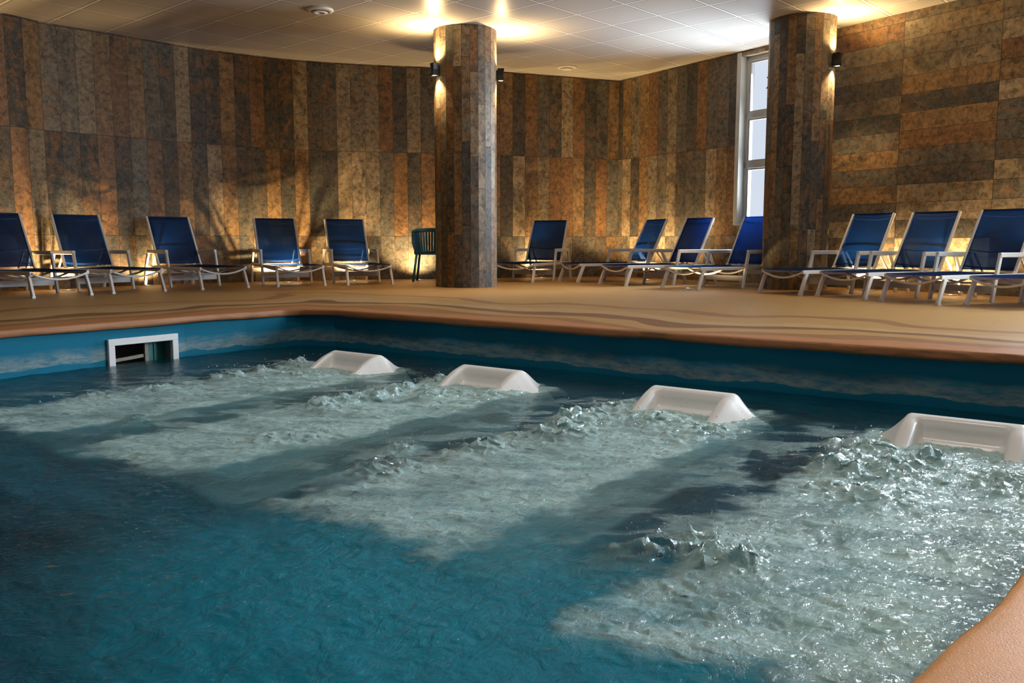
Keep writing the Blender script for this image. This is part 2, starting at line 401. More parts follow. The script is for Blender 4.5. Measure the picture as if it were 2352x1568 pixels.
# right wall in pieces around the window opening: one mesh
WS0, WS1, WZ0, WZ1 = 2.96, 4.12, .93, 3.52
def wall_boxes(name, rects, mat, u_off=0, label=None, thick=.3):
    mb = MB(); uv = []
    for s0, s1, z0, z1 in rects:
        for s_ in (s0, s1):
            for z_ in (z0, z1):
                for o_ in (0, -thick):
                    p = rw(s_, z_, o_); mb.v.append(tuple(p)); uv.append((s_+u_off+o_, z_))
        k = len(mb.v)-8
        mb.f += [tuple(k+i for i in f) for f in ((0,2,6,4),(1,5,7,3),(0,1,3,2),(4,6,7,5),(0,4,5,1),(2,3,7,6))]
    return struct(mb.build(name, mat, uvs=uv), label)
wall_boxes('wall_back', [(0, WS0, 0, H), (WS0, WS1, 0, WZ0), (WS0, WS1, WZ1, H), (WS1, 4.42, 0, H)], M['wall_strips'], .11, 'flat wall of upright stone strips around the tall window')
rects = [(4.42, ADDED_WIN[0]-.55, 0, H), (ADDED_WIN[-1]+.55, s_end, 0, H)]
for i, s_ in enumerate(ADDED_WIN):
    rects += [(s_-.55, s_+.55, 0, 1.0), (s_-.55, s_+.55, 3.5, H)]
    if i: rects.append((ADDED_WIN[i-1]+.55, s_-.55, 0, H))
wall_boxes('wall_right', rects, M['wall_rows'], -4.42+.27, 'flat wall of stone strips laid in level rows')
# unseen walls that close the room: side wall and near wall; frames of the added windows follow
sw = MB(); sw.box((4.75, (right_end.y-6)/2, H/2), (.3, right_end.y+6.2, H))
struct(sw.build('wall_side', M['plaster']))
nw_ = MB(); nw_.box((-3.6, -6.15, H/2), (17, .3, H)); struct(nw_.build('wall_near', M['plaster']))
for i, s_ in enumerate(ADDED_WIN):
    mb = MB()
    for ds in (-.52, .52): mb.box(rw(s_+ds, 2.25, -.1), (.07, .07, 2.5), Matrix.Rotation(math.atan2(WD.y, WD.x), 3, 'Z'))
    for z in (1.03, 1.85, 2.6, 3.47): mb.box(rw(s_, z, -.1), (1.1, .07, .07), Matrix.Rotation(math.atan2(WD.y, WD.x), 3, 'Z'))
    struct(mb.build('window_%d' % (i+2), M['alu']))  # frame of an added window, out of view
# window in the back wall
win = thing('window_1', 'tall narrow frosted window with three grey-framed panes beside stone pillar', 'window'); win['kind'] = 'structure'
mb = MB()
def wbar(s0, s1, z0, z1, o0, o1):
    vs = [rw(s, z, o) for s in (s0, s1) for z in (z0, z1) for o in (o0, o1)]
    return vs, [(0,2,6,4),(1,5,7,3),(0,1,3,2),(4,6,7,5),(0,4,5,1),(2,3,7,6)]
fr = MB()
for a in ((WS0+.0, WS0+.055, WZ0, WZ1), (WS1-.055, WS1, WZ0, WZ1), (WS0, WS1, WZ0, WZ0+.05), (WS0, WS1, WZ1-.07, WZ1), (WS0, WS1, 2.57, 2.66), (WS0, WS1, 1.80, 1.90)):
    fr.add(*wbar(*a, -.20, -.12))
o = fr.build('window_frame', M['alu'], win, bevel=.006)
fr2 = MB()
for z0, z1 in ((WZ0+.05, 1.80), (1.90, 2.57), (2.66, WZ1-.07)):
    i = .055
    for a in ((WS0+.055, WS0+.085, z0, z1), (WS1-.085, WS1-.055, z0, z1), (WS0+.085, WS1-.085, z0, z0+.028), (WS0+.085, WS1-.085, z1-.028, z1)):
        fr2.add(*wbar(*a, -.175, -.135))
sash_ = fr2.build('sash', M['alu'], win)
for z0, z1 in ((WZ0+.07, 1.78), (1.92, 2.55), (2.68, WZ1-.09)):
    p = MB(); p.add(*wbar(WS0+.07, WS1-.07, z0, z1, -.162, -.156)); p.build('pane', M['pane'], sash_)
jb = MB()
jb.add(*wbar(WS0-.075, WS0+.004, WZ0-.02, H-.02, -.29, .012)); jb.build('jamb', M['grey_stone'], win)
sl = MB(); sl.add(*wbar(WS0-.04, WS1, WZ0-.03, WZ0+.004, -.29, .015)); sl.build('window_sill', M['grey_stone'], win)
# dark letter on the upper pane, mostly behind the pillar
fc = bpy.data.curves.new('lettering', 'FONT'); fc.body = 'X'; fc.size = .26; fc.extrude = .001
lt = bpy.data.objects.new('lettering', fc); COL.objects.link(lt); fc.materials.append(M['sticker'])
pl = rw(3.335, 2.99, -.150); lt.location = pl
lt.matrix_world = Matrix.Translation(pl) @ Matrix((( WD.x, 0, NW.x), (WD.y, 0, NW.y), (0, 1, 0))).to_4x4()
lt.parent = win
# ------------------------------------------------------------------ ceiling
plan = [v.copy() for v in lw] + [Vector((right_end.x, right_end.y))] + [Vector((4.6, -6.0))]
def flat(name, loops, z, mat, flip=False):
    polys = [[Vector((p[0], p[1], 0)) for p in lp] for lp in loops]
    tr = tessellate_polygon(polys); vs = [(p[0], p[1], z) for lp in loops for p in lp]
    mb = MB(); mb.v = vs
    for a, b, c in tr:
        A, B, C_ = (Vector(vs[i]) for i in (a, b, c)); up = (B-A).cross(C_-A).z > 0
        mb.f.append((a, b, c) if up != flip else (a, c, b))
    return struct(mb.build(name, mat))
flat('ceiling', [plan], H, M['ceiling'], True)
def ceiling_vent(x, y, label):
    v = thing('ceiling_vent', label, 'vent', (x, y, H), 0, 'round vents in the panelled ceiling')
    MB().lathe([(.11, 0), (.175, 0), (.178, -.008), (.168, -.020), (.120, -.030), (.115, -.024), (.115, 0)], n=40).build('rim', M['vent'], v, True)
    MB().lathe([(0.0, -.012), (.02, -.010), (.03, -.045), (.095, -.045), (.102, -.036), (.09, -.030), (.03, -.030)], n=40).build('disc', M['vent'], v, True)
ceiling_vent(-8.425*K, 7.419*K, 'round white ceiling vent in the panels left of the free-standing pillar')
ceiling_vent(-7.929*K, 12.164*K, 'round white ceiling vent in the panels near the far wall corner')

# ------------------------------------------------------------------ deck and pool shell
pool = [(-6.80,-3.0),(-6.79,1.0),(-6.77,2.0),(-6.79,2.7),(-6.82,3.6),(-6.82,4.4),(-6.77,5.0),(-6.70,5.40),(-6.62,5.50),(-6.33,5.64),
        (-5.9,5.66),(-5.0,5.655),(-3.6,5.66),(-2.6,5.665),(-1.3,5.72),(-.55,5.75),(-.22,5.72),(-.10,5.5),(-.07,4.4),(-.10,3.2),(-.17,2.2),(-.21,1.7),(-.27,1.2),(-.36,.6),(-.42,-.4),(-.42,-3.0)]
loop = resample(pool + [pool[0]], .05)[:-1]
def lip_offset(p, d):   # small waviness of the hand-trowelled edge
    return .008*math.sin(p.x*3.1+p.y*2.3)+.005*math.sin(p.x*9.7+p.y*7.1)
L = []
nL = len(loop)
for i, p in enumerate(loop):
    a = loop[i-1]; b = loop[(i+1) % nL]; d = (b-a).normalized(); L.append((p, Vector((d.y, -d.x))))   # normal towards the pool (loop runs clockwise)
area = sum(loop[i-1].x*loop[i].y-loop[i].x*loop[i-1].y for i in range(nL))
sgn = 1 if area < 0 else -1
prof = [(-.16, 0), (-.10, .0), (-.05, .0005), (-.022, -.0005), (-.009, -.003), (-.002, -.009), (0, -.018), (.0, -.034), (.001, -.046), (-.004, -.056), (-.012, -.062), (-.05, -.064)]
mb = MB()
for i, (p, n) in enumerate(L):
    n = n*sgn; w = lip_offset(p, 0); dz = .003*math.sin(p.x*5.3+p.y*4.1)
    for k, (o_, z_) in enumerate(prof):
        q = p + n*(o_ + (w if k > 1 else 0))
        chip = 3 if (-1.7 < p.x < -.6 and p.y > 5) else 1
        r = (random.random()-.5)*(.004*chip if 2 < k < 11 else 0)
        mb.v.append((q.x+n.x*r, q.y+n.y*r, z_ + (dz if k > 6 else 0) + (random.random()-.5)*(.002 if 2 < k < 11 else 0) + (.0005 if k < 2 else 0)))
m = len(prof)
for i in range(nL):
    j = (i+1) % nL
    for a in range(m-1): mb.f.append((i*m+a, i*m+a+1, j*m+a+1, j*m+a) if sgn < 0 else (i*m+a, j*m+a, j*m+a+1, i*m+a+1))
lip = mb.build('trim_1', M['deck'], smooth=True); struct(lip, 'rounded sandy-orange coping along the pool edge')
inner = [(p - n*sgn*.155) for p, n in L]
flat('floor', [[(v.x, v.y) for v in plan], [(v.x, v.y) for v in inner]], 0, M['deck'])
# pool walls, 5 cm behind the lip, with a hole for the skimmer
SK = (3.70+.05, 4.33-.05, -.19, -.56)
wallp = [(p - n*sgn*.045) for p, n in L]
mb = MB()
zs = [-.05, -.19, -.30, -.42, -.56, -1.0, -1.6, -2.3]
for p in wallp:
    for z in zs: mb.v.append((p.x, p.y, z))
m = len(zs)
for i in range(nL):
    j = (i+1) % nL; c = (wallp[i]+wallp[j])/2
    for a in range(m-1):
        if c.x < -6 and SK[0] < c.y < SK[1] and 1 <= a <= 3: continue
        mb.f.append((i*m+a, i*m+a+1, j*m+a+1, j*m+a) if sgn < 0 else (i*m+a, j*m+a, j*m+a+1, i*m+a+1))
struct(mb.build('wall_pool', M['pool'], smooth=False), 'blue painted pool side wall with lime stain')
# pool floor: shelf under the massage beds, deeper towards the near left
def floor_z(x, y):
    t = (y - 1.35 - .35*(x+3.4)*-.55) / .9; t = min(1, max(0, t)); t = t*t*(3-2*t)
    return -2.15 + t*1.05
mb = MB(); nx, ny = 60, 80
for i in range(nx+1):
    for j in range(ny+1):
        x = -6.95+7.0*i/nx; y = -3.2+9.1*j/ny; mb.v.append((x, y, floor_z(x, y)))
for i in range(nx):
    for j in range(ny): k = i*(ny+1)+j; mb.f.append((k, k+ny+1, k+ny+2, k+1))
struct(mb.build('floor_pool', M['pool'], smooth=True))
# ------------------------------------------------------------------ skimmer
sk = thing('pool_skimmer', 'white rectangular skimmer frame set in the left pool wall at water level', 'skimmer', (-6.85, 4.01, ZW))
mb = MB()
y0, y1, zt, zb = -.315, .315, .215, -.24
for c, d in (((.0, 0, zt-.0275), (.045, .63, .055)), ((.0, y0+.0275, (zt-.055+zb)/2), (.045, .055, zt-.055-zb)), ((.0, y1-.0275, (zt-.055+zb)/2), (.045, .055, zt-.055-zb)), ((.0, 0, zb-.02), (.045, .63, .05))):
    mb.box((c[0]-.01, c[1], c[2]), d)
mb.build('frame', M['white_plastic'], sk, bevel=.004)
mb = MB(); a, b, t_, q = y0+.045, y1-.045, zt-.045, zb
mb.v = [(0,a,t_),(0,b,t_),(0,b,q),(0,a,q),(-.42,a,t_),(-.42,b,t_),(-.42,b,q),(-.42,a,q)]
mb.v = [(x-.02,y,z) for x,y,z in mb.v]; mb.f = [(0,4,5,1),(1,5,6,2),(2,6,7,3),(3,7,4,0),(4,7,6,5)]
mb.build('throat', M['skim_beige'], sk)
MB().box((-.11, -.085, .03), (.02, .27, .028), Matrix.Rotation(.07, 3, 'X')).build('weir_flap', M['skim_beige'], sk)
mb = MB().box((-.10, .075, .04), (.02, .030, .22)); mb.build('post', M['skim_beige'], sk)
t = NT('teal_grating'); M['teal'] = t.done(t.bsdf((.03,.22,.22), .4))
mb = MB().box((-.13, .185, -.01), (.012, .19, .34)); mb.box((-.12, .165, -.01), (.01, .014, .34)); mb.build('side_plate', M['teal'], sk)

# ------------------------------------------------------------------ massage beds
def smooth(a, b, x):
    t = min(1, max(0, (x-a)/(b-a))); return t*t*(3-2*t)
def bed_z(x, y):   # y measured from the rear edge of the top towards the foot (positive = foot)
    if y < .04: zt = -.235 - .13*(smooth(0, 1, (.04-y)/.26))**.8
    else:
        yy = y-.04
        zt = -.235 - .012*smooth(0, .08, yy) - .15*smooth(.03, .42, yy) - .04*smooth(.35, 1.4, yy) - .03*smooth(1.3, 2.7, yy)
    a = abs(x); f = max(0, (a-.265)/.205)
    flare = .155*(1-(1-min(1, f))**1.7) if f > 0 else 0
    if y > .5: flare *= (1-.55*smooth(.5, .9, y))
    r = .085*smooth(.216, .188, a)*smooth(.085, .135, y)*smooth(2.45, 2.1, y) + .030*smooth(.172, .145, a)*smooth(.15, .20, y)*smooth(2.45, 2.1, y)
    r += .03*smooth(.30, .2, a)*smooth(.7, 1.2, y)*smooth(2.45, 2.0, y)
    return zt - flare - r
def make_bed(name, label, cx):
    mb = MB(); xs = np.concatenate([np.linspace(-.47, -.27, 12), np.linspace(-.255, .255, 34), np.linspace(.27, .47, 12)])
    ys = np.concatenate([np.linspace(-.22, .55, 50), np.linspace(.58, 2.62, 50)])
    th = thing(name, label, 'massage bed', (cx, 4.86, 0), 0, 'white massage beds in a row along the far pool wall')
    nx, ny = len(xs), len(ys)
    for x in xs:
        for y in ys:
            # the foot end narrows and is rounded
            mb.v.append((x, -(y - (.30*(max(0, -x-.05)/.42)**1.5 + .12*(max(0, x-.2)/.27)**2)*smooth(1.6, 2.62, y)), bed_z(x, y)))
    for i in range(nx-1):
        for j in range(ny-1): k = i*ny+j; mb.f.append((k, k+1, k+ny+1, k+ny))
    top = mb
    ring = [i*ny for i in range(nx)] + [(nx-1)*ny+j for j in range(1, ny)] + [i*ny+ny-1 for i in range(nx-2, -1, -1)] + [j for j in range(ny-2, 0, -1)]
    k = len(mb.v)
    for q in ring: v = mb.v[q]; mb.v.append((v[0]*.99, v[1], min(v[2]-.03, -.50)))
    k2 = len(mb.v)
    for q in ring: v = mb.v[q]; mb.v.append((v[0]*.8, v[1]*.97, -.66))
    n = len(ring)
    for i in range(n):
        j = (i+1) % n; mb.f.append((ring[i], ring[j], k+j, k+i)); mb.f.append((k+i, k+j, k2+j, k2+i))
    mb.f.append(tuple(k2+i for i in range(n)))
    mb.build('bed_shell', M['white_plastic'], th, True)
    return th
BEDS = [-5.13, -3.755, -2.215, -.735]
bl = ['white moulded bed top farthest from the camera, nearest the skimmer', 'white moulded bed top second from the skimmer, between two bubbling jets',
      'white moulded bed top third from the skimmer, with whole recessed headrest showing', 'white moulded bed top nearest the camera, cut by the right picture edge']
for cx, lb in zip(BEDS, bl): make_bed('massage_bed', lb, cx)

# ------------------------------------------------------------------ water
def hash2(ix, iy, seed):
    h = (ix.astype(np.int64)*374761393 + iy.astype(np.int64)*668265263 + seed*1442695041) & 0x7fffffff
    h = ((h ^ (h >> 13))*1274126177) & 0x7fffffff
    return ((h ^ (h >> 16)) & 0xffff)/65535.0
def gnoise(x, y, seed=0):
    ix, iy = np.floor(x), np.floor(y); fx, fy = x-ix, y-iy
    ux, uy = fx**3*(fx*(fx*6-15)+10), fy**3*(fy*(fy*6-15)+10); r = 0
    def g(dx, dy):
        a = hash2(ix+dx, iy+dy, seed)*2*np.pi; return np.cos(a)*(fx-dx)+np.sin(a)*(fy-dy)
    return (g(0,0)*(1-ux)+g(1,0)*ux)*(1-uy)+(g(0,1)*(1-ux)+g(1,1)*ux)*uy
def fbm(x, y, seed=0, o=4, g=.5):
    r = 0; a = 1
    for k in range(o): r = r + a*gnoise(x*2**k, y*2**k, seed+k*7); a *= g
    return r
def ridged(x, y, seed=0, o=3):
    r = 0; a = 1
    for k in range(o): r = r + a*(1-np.abs(gnoise(x*2**k, y*2**k, seed+k*11))*2.6); a *= .5
    return r/1.75
def sstep(a, b, x):
    t = np.clip((x-a)/(b-a), 0, 1); return t*t*(3-2*t)
def graded(a, b, h0, h1):   # spacing h0 at b (near) growing to h1 at a (far)
    out = [b]; 
    while out[-1] > a:
        f = (b-out[-1])/(b-a); out.append(out[-1]-(h0+(h1-h0)*f))
    out[-1] = a; return np.array(out[::-1])
xs = graded(-6.90, -.08, .0055, .0125)
yn = graded(.9, 5.72, .0, .0)[:0] if False else None
ys_a = np.arange(-3.1, .9, .05); t_ = [.9]
while t_[-1] < 5.72: t_.append(t_[-1] + .0055 + (.0125-.0055)*(t_[-1]-.9)/4.8)
t_[-1] = 5.72
ys = np.concatenate([ys_a, np.array(t_)])
X, Y = np.meshgrid(xs, ys, indexing='ij'); nx, ny = X.shape
wx = X + .12*fbm(X*2.2, Y*2.2, 50, 3) + .06*fbm(X*9+Y*3, Y*9-X*5, 52, 4); wy = Y + .20*fbm(X*2.0+9, Y*2.0, 60, 3) + .09*fbm(X*9+Y*3, Y*9-X*5, 62, 4)
Smask = np.zeros_like(X)
for k, cx in enumerate(BEDS):
    a, b = cx-.50, cx+.47
    if k == 3: a, b = cx-.50, cx+.60
    foot = 2.05 if k != 3 else 1.75
    m_ = sstep(a-.03, a+.07, wx)*(1-sstep(b-.10, b+.02, wx))*sstep(foot-.05, foot+.20, wy)*(1-sstep(4.86, 5.0, wy))
    Smask = np.maximum(Smask, m_)
turb = np.clip(Smask + .0, 0, 1)
around = sstep(1.2, 2.6, Y)*sstep(-6.4, -5.5, X)*(1-sstep(4.9, 5.3, Y))*.30
T = np.maximum(turb, around)
calm = .011*fbm(X*1.3+.3*Y, Y*2.2, 1, 3) + .0055*fbm(X*4.5, Y*7, 2, 4) + .0022*fbm(X*15, Y*24, 8, 3) + .004*(ridged(X*2.2+Y*1.1, Y*4.2, 9)-.5)*sstep(-.1, .3, fbm(X*.9, Y*1.2, 13, 2))
rough = .020*(ridged(wx*3.2, wy*4.0, 3)-.55) + .011*(ridged(wx*8, wy*9, 4)-.5) + .0050*(ridged(wx*19, wy*21, 5)-.5) + .003*fbm(X*45, Y*45, 6, 2)
vig = .42 + .58*sstep(2.6, 4.4, Y) ; vig = np.maximum(vig, .8*sstep(-1.4, -1.0, X))
Z = ZW + calm + T*rough*vig*.72
# boils where the jets break the surface
mounds = [(-4.13,4.62,.05,.10),(-4.10,4.30,.045,.09),(-4.06,4.02,.05,.08),(-4.16,3.80,.045,.07),(-4.05,3.55,.05,.07),(-3.78,4.35,.03,.12),(-3.45,4.5,.03,.12),
          (-5.62,4.60,.045,.10),(-5.66,4.25,.04,.08),(-5.64,3.95,.045,.07),(-5.55,2.9,.02,.1),(-5.6,3.3,.02,.1),(-5.2,4.45,.02,.15),
          (-2.62,4.50,.05,.10),(-2.60,4.15,.06,.09),(-2.5,3.8,.05,.12),(-2.3,4.35,.035,.15),(-1.95,4.3,.03,.15),(-2.62,3.3,.05,.10),(-2.9,3.0,.04,.08),(-2.75,2.7,.035,.1),
          (-1.12,4.35,.05,.10),(-1.15,4.0,.055,.10),(-.75,4.25,.055,.10),(-.85,4.0,.05,.12),(-.45,4.1,.04,.12),(-.9,3.6,.03,.14),(-1.02,2.55,.065,.06),(-1.14,2.46,.05,.07),(-1.3,2.5,.045,.07),(-1.22,2.65,.04,.06),
          (-4.6,2.6,.02,.1),(-3.6,2.9,.02,.12)]
sp = np.zeros_like(X)
for mx, my, mh, mr in mounds:
    mr *= 1.25; d2 = ((wx-mx)**2+(wy-my)**2)/mr**2; sp = np.maximum(sp, mh*np.exp(-d2)*1.5)
lump = np.clip(.40+.7*(ridged(X*11, Y*11, 21, 4)-.35) + .35*fbm(X*24, Y*24, 22, 3), 0, 1.6)
Z += sp*lump
# water drawn up against the walls and kept low at the box edge
ch = .018*T + .35*sp
X2 = X + ch*fbm(X*16, Y*16, 31, 2)*1.3; Y2 = Y + ch*fbm(X*16, Y*16, 32, 2)*1.3
X2[0], X2[-1] = X[0], X[-1]; Y2[:, 0], Y2[:, -1] = Y[:, 0], Y[:, -1]
cloud = fbm(X*2.4+Y*1.2, Y*5-X*3, 71, 5)
side = np.zeros_like(X)
for cx in BEDS: side = np.maximum(side, np.exp(-((wx-(cx-.62))/.28)**2)*sstep(2.0, 2.8, wy)*(1-sstep(4.7, 4.95, wy)))
air = Smask*np.clip(.82 + .7*cloud + .1*sstep(3.4, 4.6, Y), .25, 1) + .5*side*(1-Smask)*sstep(-.05, .25, cloud)
air = np.clip(air + sp*7, 0, 1)
verts = np.stack([X2, Y2, Z], -1).reshape(-1, 3)
idx = np.arange(nx*ny).reshape(nx, ny)
quads = np.stack([idx[:-1, :-1], idx[1:, :-1], idx[1:, 1:], idx[:-1, 1:]], -1).reshape(-1, 4)
ring = np.concatenate([idx[:, 0], idx[-1, 1:], idx[-2::-1, -1], idx[0, -2:0:-1]])
bot = verts[ring].copy(); bot[:, 2] = -2.6; nb = len(ring); base = nx*ny
skirt = np.stack([ring, np.arange(nb)+base, np.roll(np.arange(nb), -1)+base, np.roll(ring, -1)], -1)
verts = np.concatenate([verts, bot]); nV = len(verts)
loops = np.concatenate([quads.ravel(), skirt.ravel(), np.arange(base+nb-1, base-1, -1)])
nf = len(quads)+len(skirt)+1
starts = np.concatenate([np.arange(len(quads)+len(skirt))*4, [4*(len(quads)+len(skirt))]])
totals = np.concatenate([np.full(len(quads)+len(skirt), 4), [nb]])
me = bpy.data.meshes.new('water'); me.vertices.add(nV); me.vertices.foreach_set('co', verts.astype(np.float32).ravel())
me.loops.add(len(loops)); me.loops.foreach_set('vertex_index', loops.astype(np.int32))
me.polygons.add(nf); me.polygons.foreach_set('loop_start', starts.astype(np.int32)); me.polygons.foreach_set('loop_total', totals.astype(np.int32))
me.update(calc_edges=True)
sm = np.zeros(nf, bool); sm[:len(quads)] = True; me.polygons.foreach_set('use_smooth', sm)
at = me.attributes.new('air', 'FLOAT', 'POINT'); av = np.zeros(nV, np.float32); av[:nx*ny] = air.ravel(); at.data.foreach_set('value', av)
edge_ = .25*fbm(X*1.6, Y*2.2, 95, 4)
milk_light = .06 + .07*sstep(-.25, .35, fbm(X*1.1+3, Y*2.3, 97, 4)) + .66*np.exp(-(((wx+1.55)/1.05)**2+((wy-1.55)/.80)**2)**1.5) + .12*sstep(1.15, 1.75, Y+edge_)*np.exp(-((wy-1.9)/.9)**2) + .05*sstep(-.2, .3, fbm(X*1.5, Y*2.5, 91, 3))  # milky teal, with a daylit turquoise patch painted in before the bed feet
milk_light = np.clip(milk_light, 0, 1); at2 = me.attributes.new('milk_light', 'FLOAT', 'POINT'); mv = np.zeros(nV, np.float32); mv[:nx*ny] = milk_light.ravel(); at2.data.foreach_set('value', mv)
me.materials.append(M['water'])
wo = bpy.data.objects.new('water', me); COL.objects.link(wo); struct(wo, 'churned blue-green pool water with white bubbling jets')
# flying droplets over the boils
ico = bmesh.new(); bmesh.ops.create_icosphere(ico, subdivisions=1, radius=1); iv = np.array([v.co[:] for v in ico.verts]); ifc = [tuple(v.index for v in f.verts) for f in ico.faces]; ico.free()
mb = MB()
for mx, my, mh, mr in mounds:
    for _ in range(int(14+mh*700)):
        r = random.uniform(.0012, .0034) if random.random() < .9 else random.uniform(.004, .006)
        dx, dy = random.gauss(0, mr*1.1), random.gauss(0, mr*1.1); h = ZW+.01+random.random()**1.8*(mh*1.1+.03)
        st = random.uniform(1, 1.8)
        mb.add([(mx+dx+v[0]*r, my+dy+v[1]*r, h+v[2]*r*st) for v in iv], ifc)
tag(mb.build('splash_droplets', M['drop'], smooth=True), 'clear droplets flying above the bubbling jets', 'droplets', kind='stuff')

# ------------------------------------------------------------------ pillars and wall lamps
def pillar(name, cx, cy, r, rot, label, seed):
    th = thing(name, label, 'pillar', (cx, cy, 0), rot); n = 24; mb = MB(); uv = []
    for i in range(n):
        a0 = 2*math.pi*i/n; a1 = 2*math.pi*(i+1)/n
        k = len(mb.v)
        for a, u in ((a0, 0), (a1, 1)):
            for z in (0, H): mb.v.append((r*math.cos(a), r*math.sin(a), z)); uv.append(((i+seed+u*.998+.001)*.1208, z))
        mb.f.append((k, k+2, k+3, k+1))
    mb.build('cladding', M['pillar'], th, uvs=uv)
    return th
def facing(cx, cy, az):    # azimuth in degrees measured at the pillar
    return Vector((math.cos(math.radians(az)), math.sin(math.radians(az)), 0))
def wall_lamp(cx, cy, r, az, z, label, up=170, down=130, color=WARM):
    d = facing(cx, cy, az); rr = r*math.cos(math.pi/24)
    base = Vector((cx, cy, z)) + d*(rr+.002)
    o = thing('wall_lamp', label, 'wall lamp', base, math.radians(az), 'black up-and-down lamps on the pillars')
    mb = MB().box((.012, 0, 0), (.024, .075, .12)); mb.build('back_plate', M['black_metal'], o, bevel=.004)
    # square body tapering to a waist, open at both ends
    mb = MB(); secs = [(-.085, .043), (-.075, .045), (0, .036), (.075, .045), (.085, .047)]
    k = 0
    for zz, w in secs:
        mb.v += [(.062-w, -w, zz), (.062+w, -w, zz), (.062+w, w, zz), (.062-w, w, zz)]
    for i in range(len(secs)-1):
        for a in range(4): b = (a+1) % 4; mb.f.append((i*4+a, i*4+b, i*4+4+b, i*4+4+a))
    bd_ = mb.build('body', M['black_metal'], o)
    for s in (-1, 1):
        MB().lathe([(.0, s*.072), (.036, s*.072), (.036, s*.076), (0, s*.078)], (.062, 0, 0), 20).build('lens', M['lamp_warm'], bd_)
        # the lamp inside, just outside its lens
        l = lamp_spot('spot', (.066, 0, s*.10), (.30 if s > 0 else -.06, 0, s), (up if s > 0 else down), (160 if s > 0 else 100), (1 if s > 0 else .8), color, .03, o)
    return o
P1 = (-8.13, 9.83, .447); P2 = (-4.085, 12.07, .436)
pillar('stone_pillar', *P1, math.radians(3), 'free-standing round pillar of stone strips between the lounger groups', 3)
pillar('stone_pillar', *P2, math.radians(9), 'round pillar of stone strips beside the tall window', 41)
e1 = math.degrees(math.atan2(-P1[1], -P1[0])); e2 = math.degrees(math.atan2(-P2[1], -P2[0]))
wall_lamp(*P1, e1-57, 3.02, 'black wall lamp on the left side of the free-standing pillar')
wall_lamp(*P1, e1+86, 3.00, 'black wall lamp on the right side of the free-standing pillar')
wall_lamp(*P2, e2+64, 3.02, 'black wall lamp on the pillar beside the window')
# added third pillar, unseen outside the picture, whose lamps warm the near pool edge
P3 = (2.3, 2.6, .44)
pillar('stone_pillar', *P3, 0, 'added unseen stone pillar on the near side deck', 70)
wall_lamp(*P3, 180, 3.0, 'added unseen wall lamp on the near pillar facing the pool', 60, 300, (1, .84, .66))
wall_lamp(*P3, 250, 3.0, 'added unseen wall lamp on the near pillar facing away from the far wall', 60, 120, (1, .84, .66))

# unseen ceiling downlights, added to light the pool from above
for x, y, p in ((-1.2,1.6,1), (-3.2,1.6,1), (-1.2,4.7,2.0), (-3.2,4.7,2.0), (-5.2,4.7,2.0), (-1.0,-1.0,.6), (-5.9,2.2,.8), (-4.6,.9,.8)):
    o = thing('added_ceiling_lamp', 'added unseen ceiling lamp above the pool, ' + {(-1.2,1.6):'over its near right corner', (-3.2,1.6):'over the middle of its near half', (-1.2,4.7):'over the nearest massage bed', (-3.2,4.7):'between the two middle massage beds', (-5.2,4.7):'over the bed farthest from the camera', (-1.0,-1.0):'behind the camera', (-5.9,2.2):'over its left edge near the skimmer', (-4.6,.9):'over its deep near left part'}[(x, y)], 'ceiling lamp', (x, y, H), 0, 'added unseen lamps above the pool')
    MB().lathe([(.09, -.001), (.12, -.001), (.12, -.010), (.09, -.014)], n=28).build('ring', M['vent'], o, True)
    MB().lathe([(0, -.004), (.09, -.004), (.09, -.008), (0, -.010)], n=28).build('lens', M['lamp_cool'], o, True)
    lamp_spot('spot', (0, 0, -.03), (.0, -.05, -1), 50*p, 115, .8, (1, .93, .84), .08, o)

# ------------------------------------------------------------------ recessed floor lamps along the walls
wl = [Vector(p) for p in lw]
def near_wall(x, y, off):   # pull a point to off metres from the left curved wall
    p = Vector((x, y)); best = min(range(len(wl)-1), key=lambda i: ((wl[i]+wl[i+1])/2-p).length)
    a, b = wl[best], wl[best+1]; d = (b-a).normalized(); n = Vector((d.y, -d.x))
    if n.dot(p-a) < 0: n = -n
    q = a + d*(p-a).dot(d); return q + n*off, -n
floor_spots = [(-11.68, 5.80, 'L', 'far left, under the first and second loungers'), (-11.98, 7.12, 'L', 'behind the second lounger from the left'),
    (-11.10, 9.00, 'L', 'beneath the lounger with lit blue back, left of the pillar'), (-10.78, 10.10, 'L', 'beneath the lounger nearest the blue armchair'),
    (-10.08, 10.93, 'L', 'at the feet of the blue plastic armchair'), (-8.92, 12.90, 'L', 'beneath the lounger just right of the free-standing pillar'),
    (-7.94, 13.40, 'R', 'beside the far wall corner'), (-6.97, 13.24, 'R', 'beneath the second lounger right of the free-standing pillar'),
    (-5.23, 11.12, 'R', 'beneath the lounger in front of the tall window'), (-3.10, 12.06, 'R', 'just right of the pillar beside the window'),
    (-2.03, 11.67, 'R', 'beneath the second lounger from the right'), (-.9, 11.3, 'R', 'beneath the rightmost lounger')]
for i, (x, y, side, where) in enumerate(floor_spots):
    q = Vector((x, y)); n = near_wall(x, y, .5)[1] if side == 'L' else -NW
    o = thing('floor_lamp', 'round lit floor lamp ' + where, 'floor lamp', (q.x, q.y, .001), 0, 'recessed lamps along the foot of the wall')
    MB().lathe([(.062, .0), (.088, .0), (.088, .006), (.082, .009), (.062, .009)], n=28).build('ring', M['alu'], o, True)
    MB().lathe([(.0, .004), (.062, .004), (.062, .007), (0, .010)], n=28).build('lens', M['lamp_disc'], o, True)
    lamp_spot('spot', (0, 0, .03), (n.x*.45, n.y*.45, 1), {2: 300, 3: 120, 1: 220, 5: 180, 8: 120}.get(i, 270), 125, .8, WARM, .03, o)

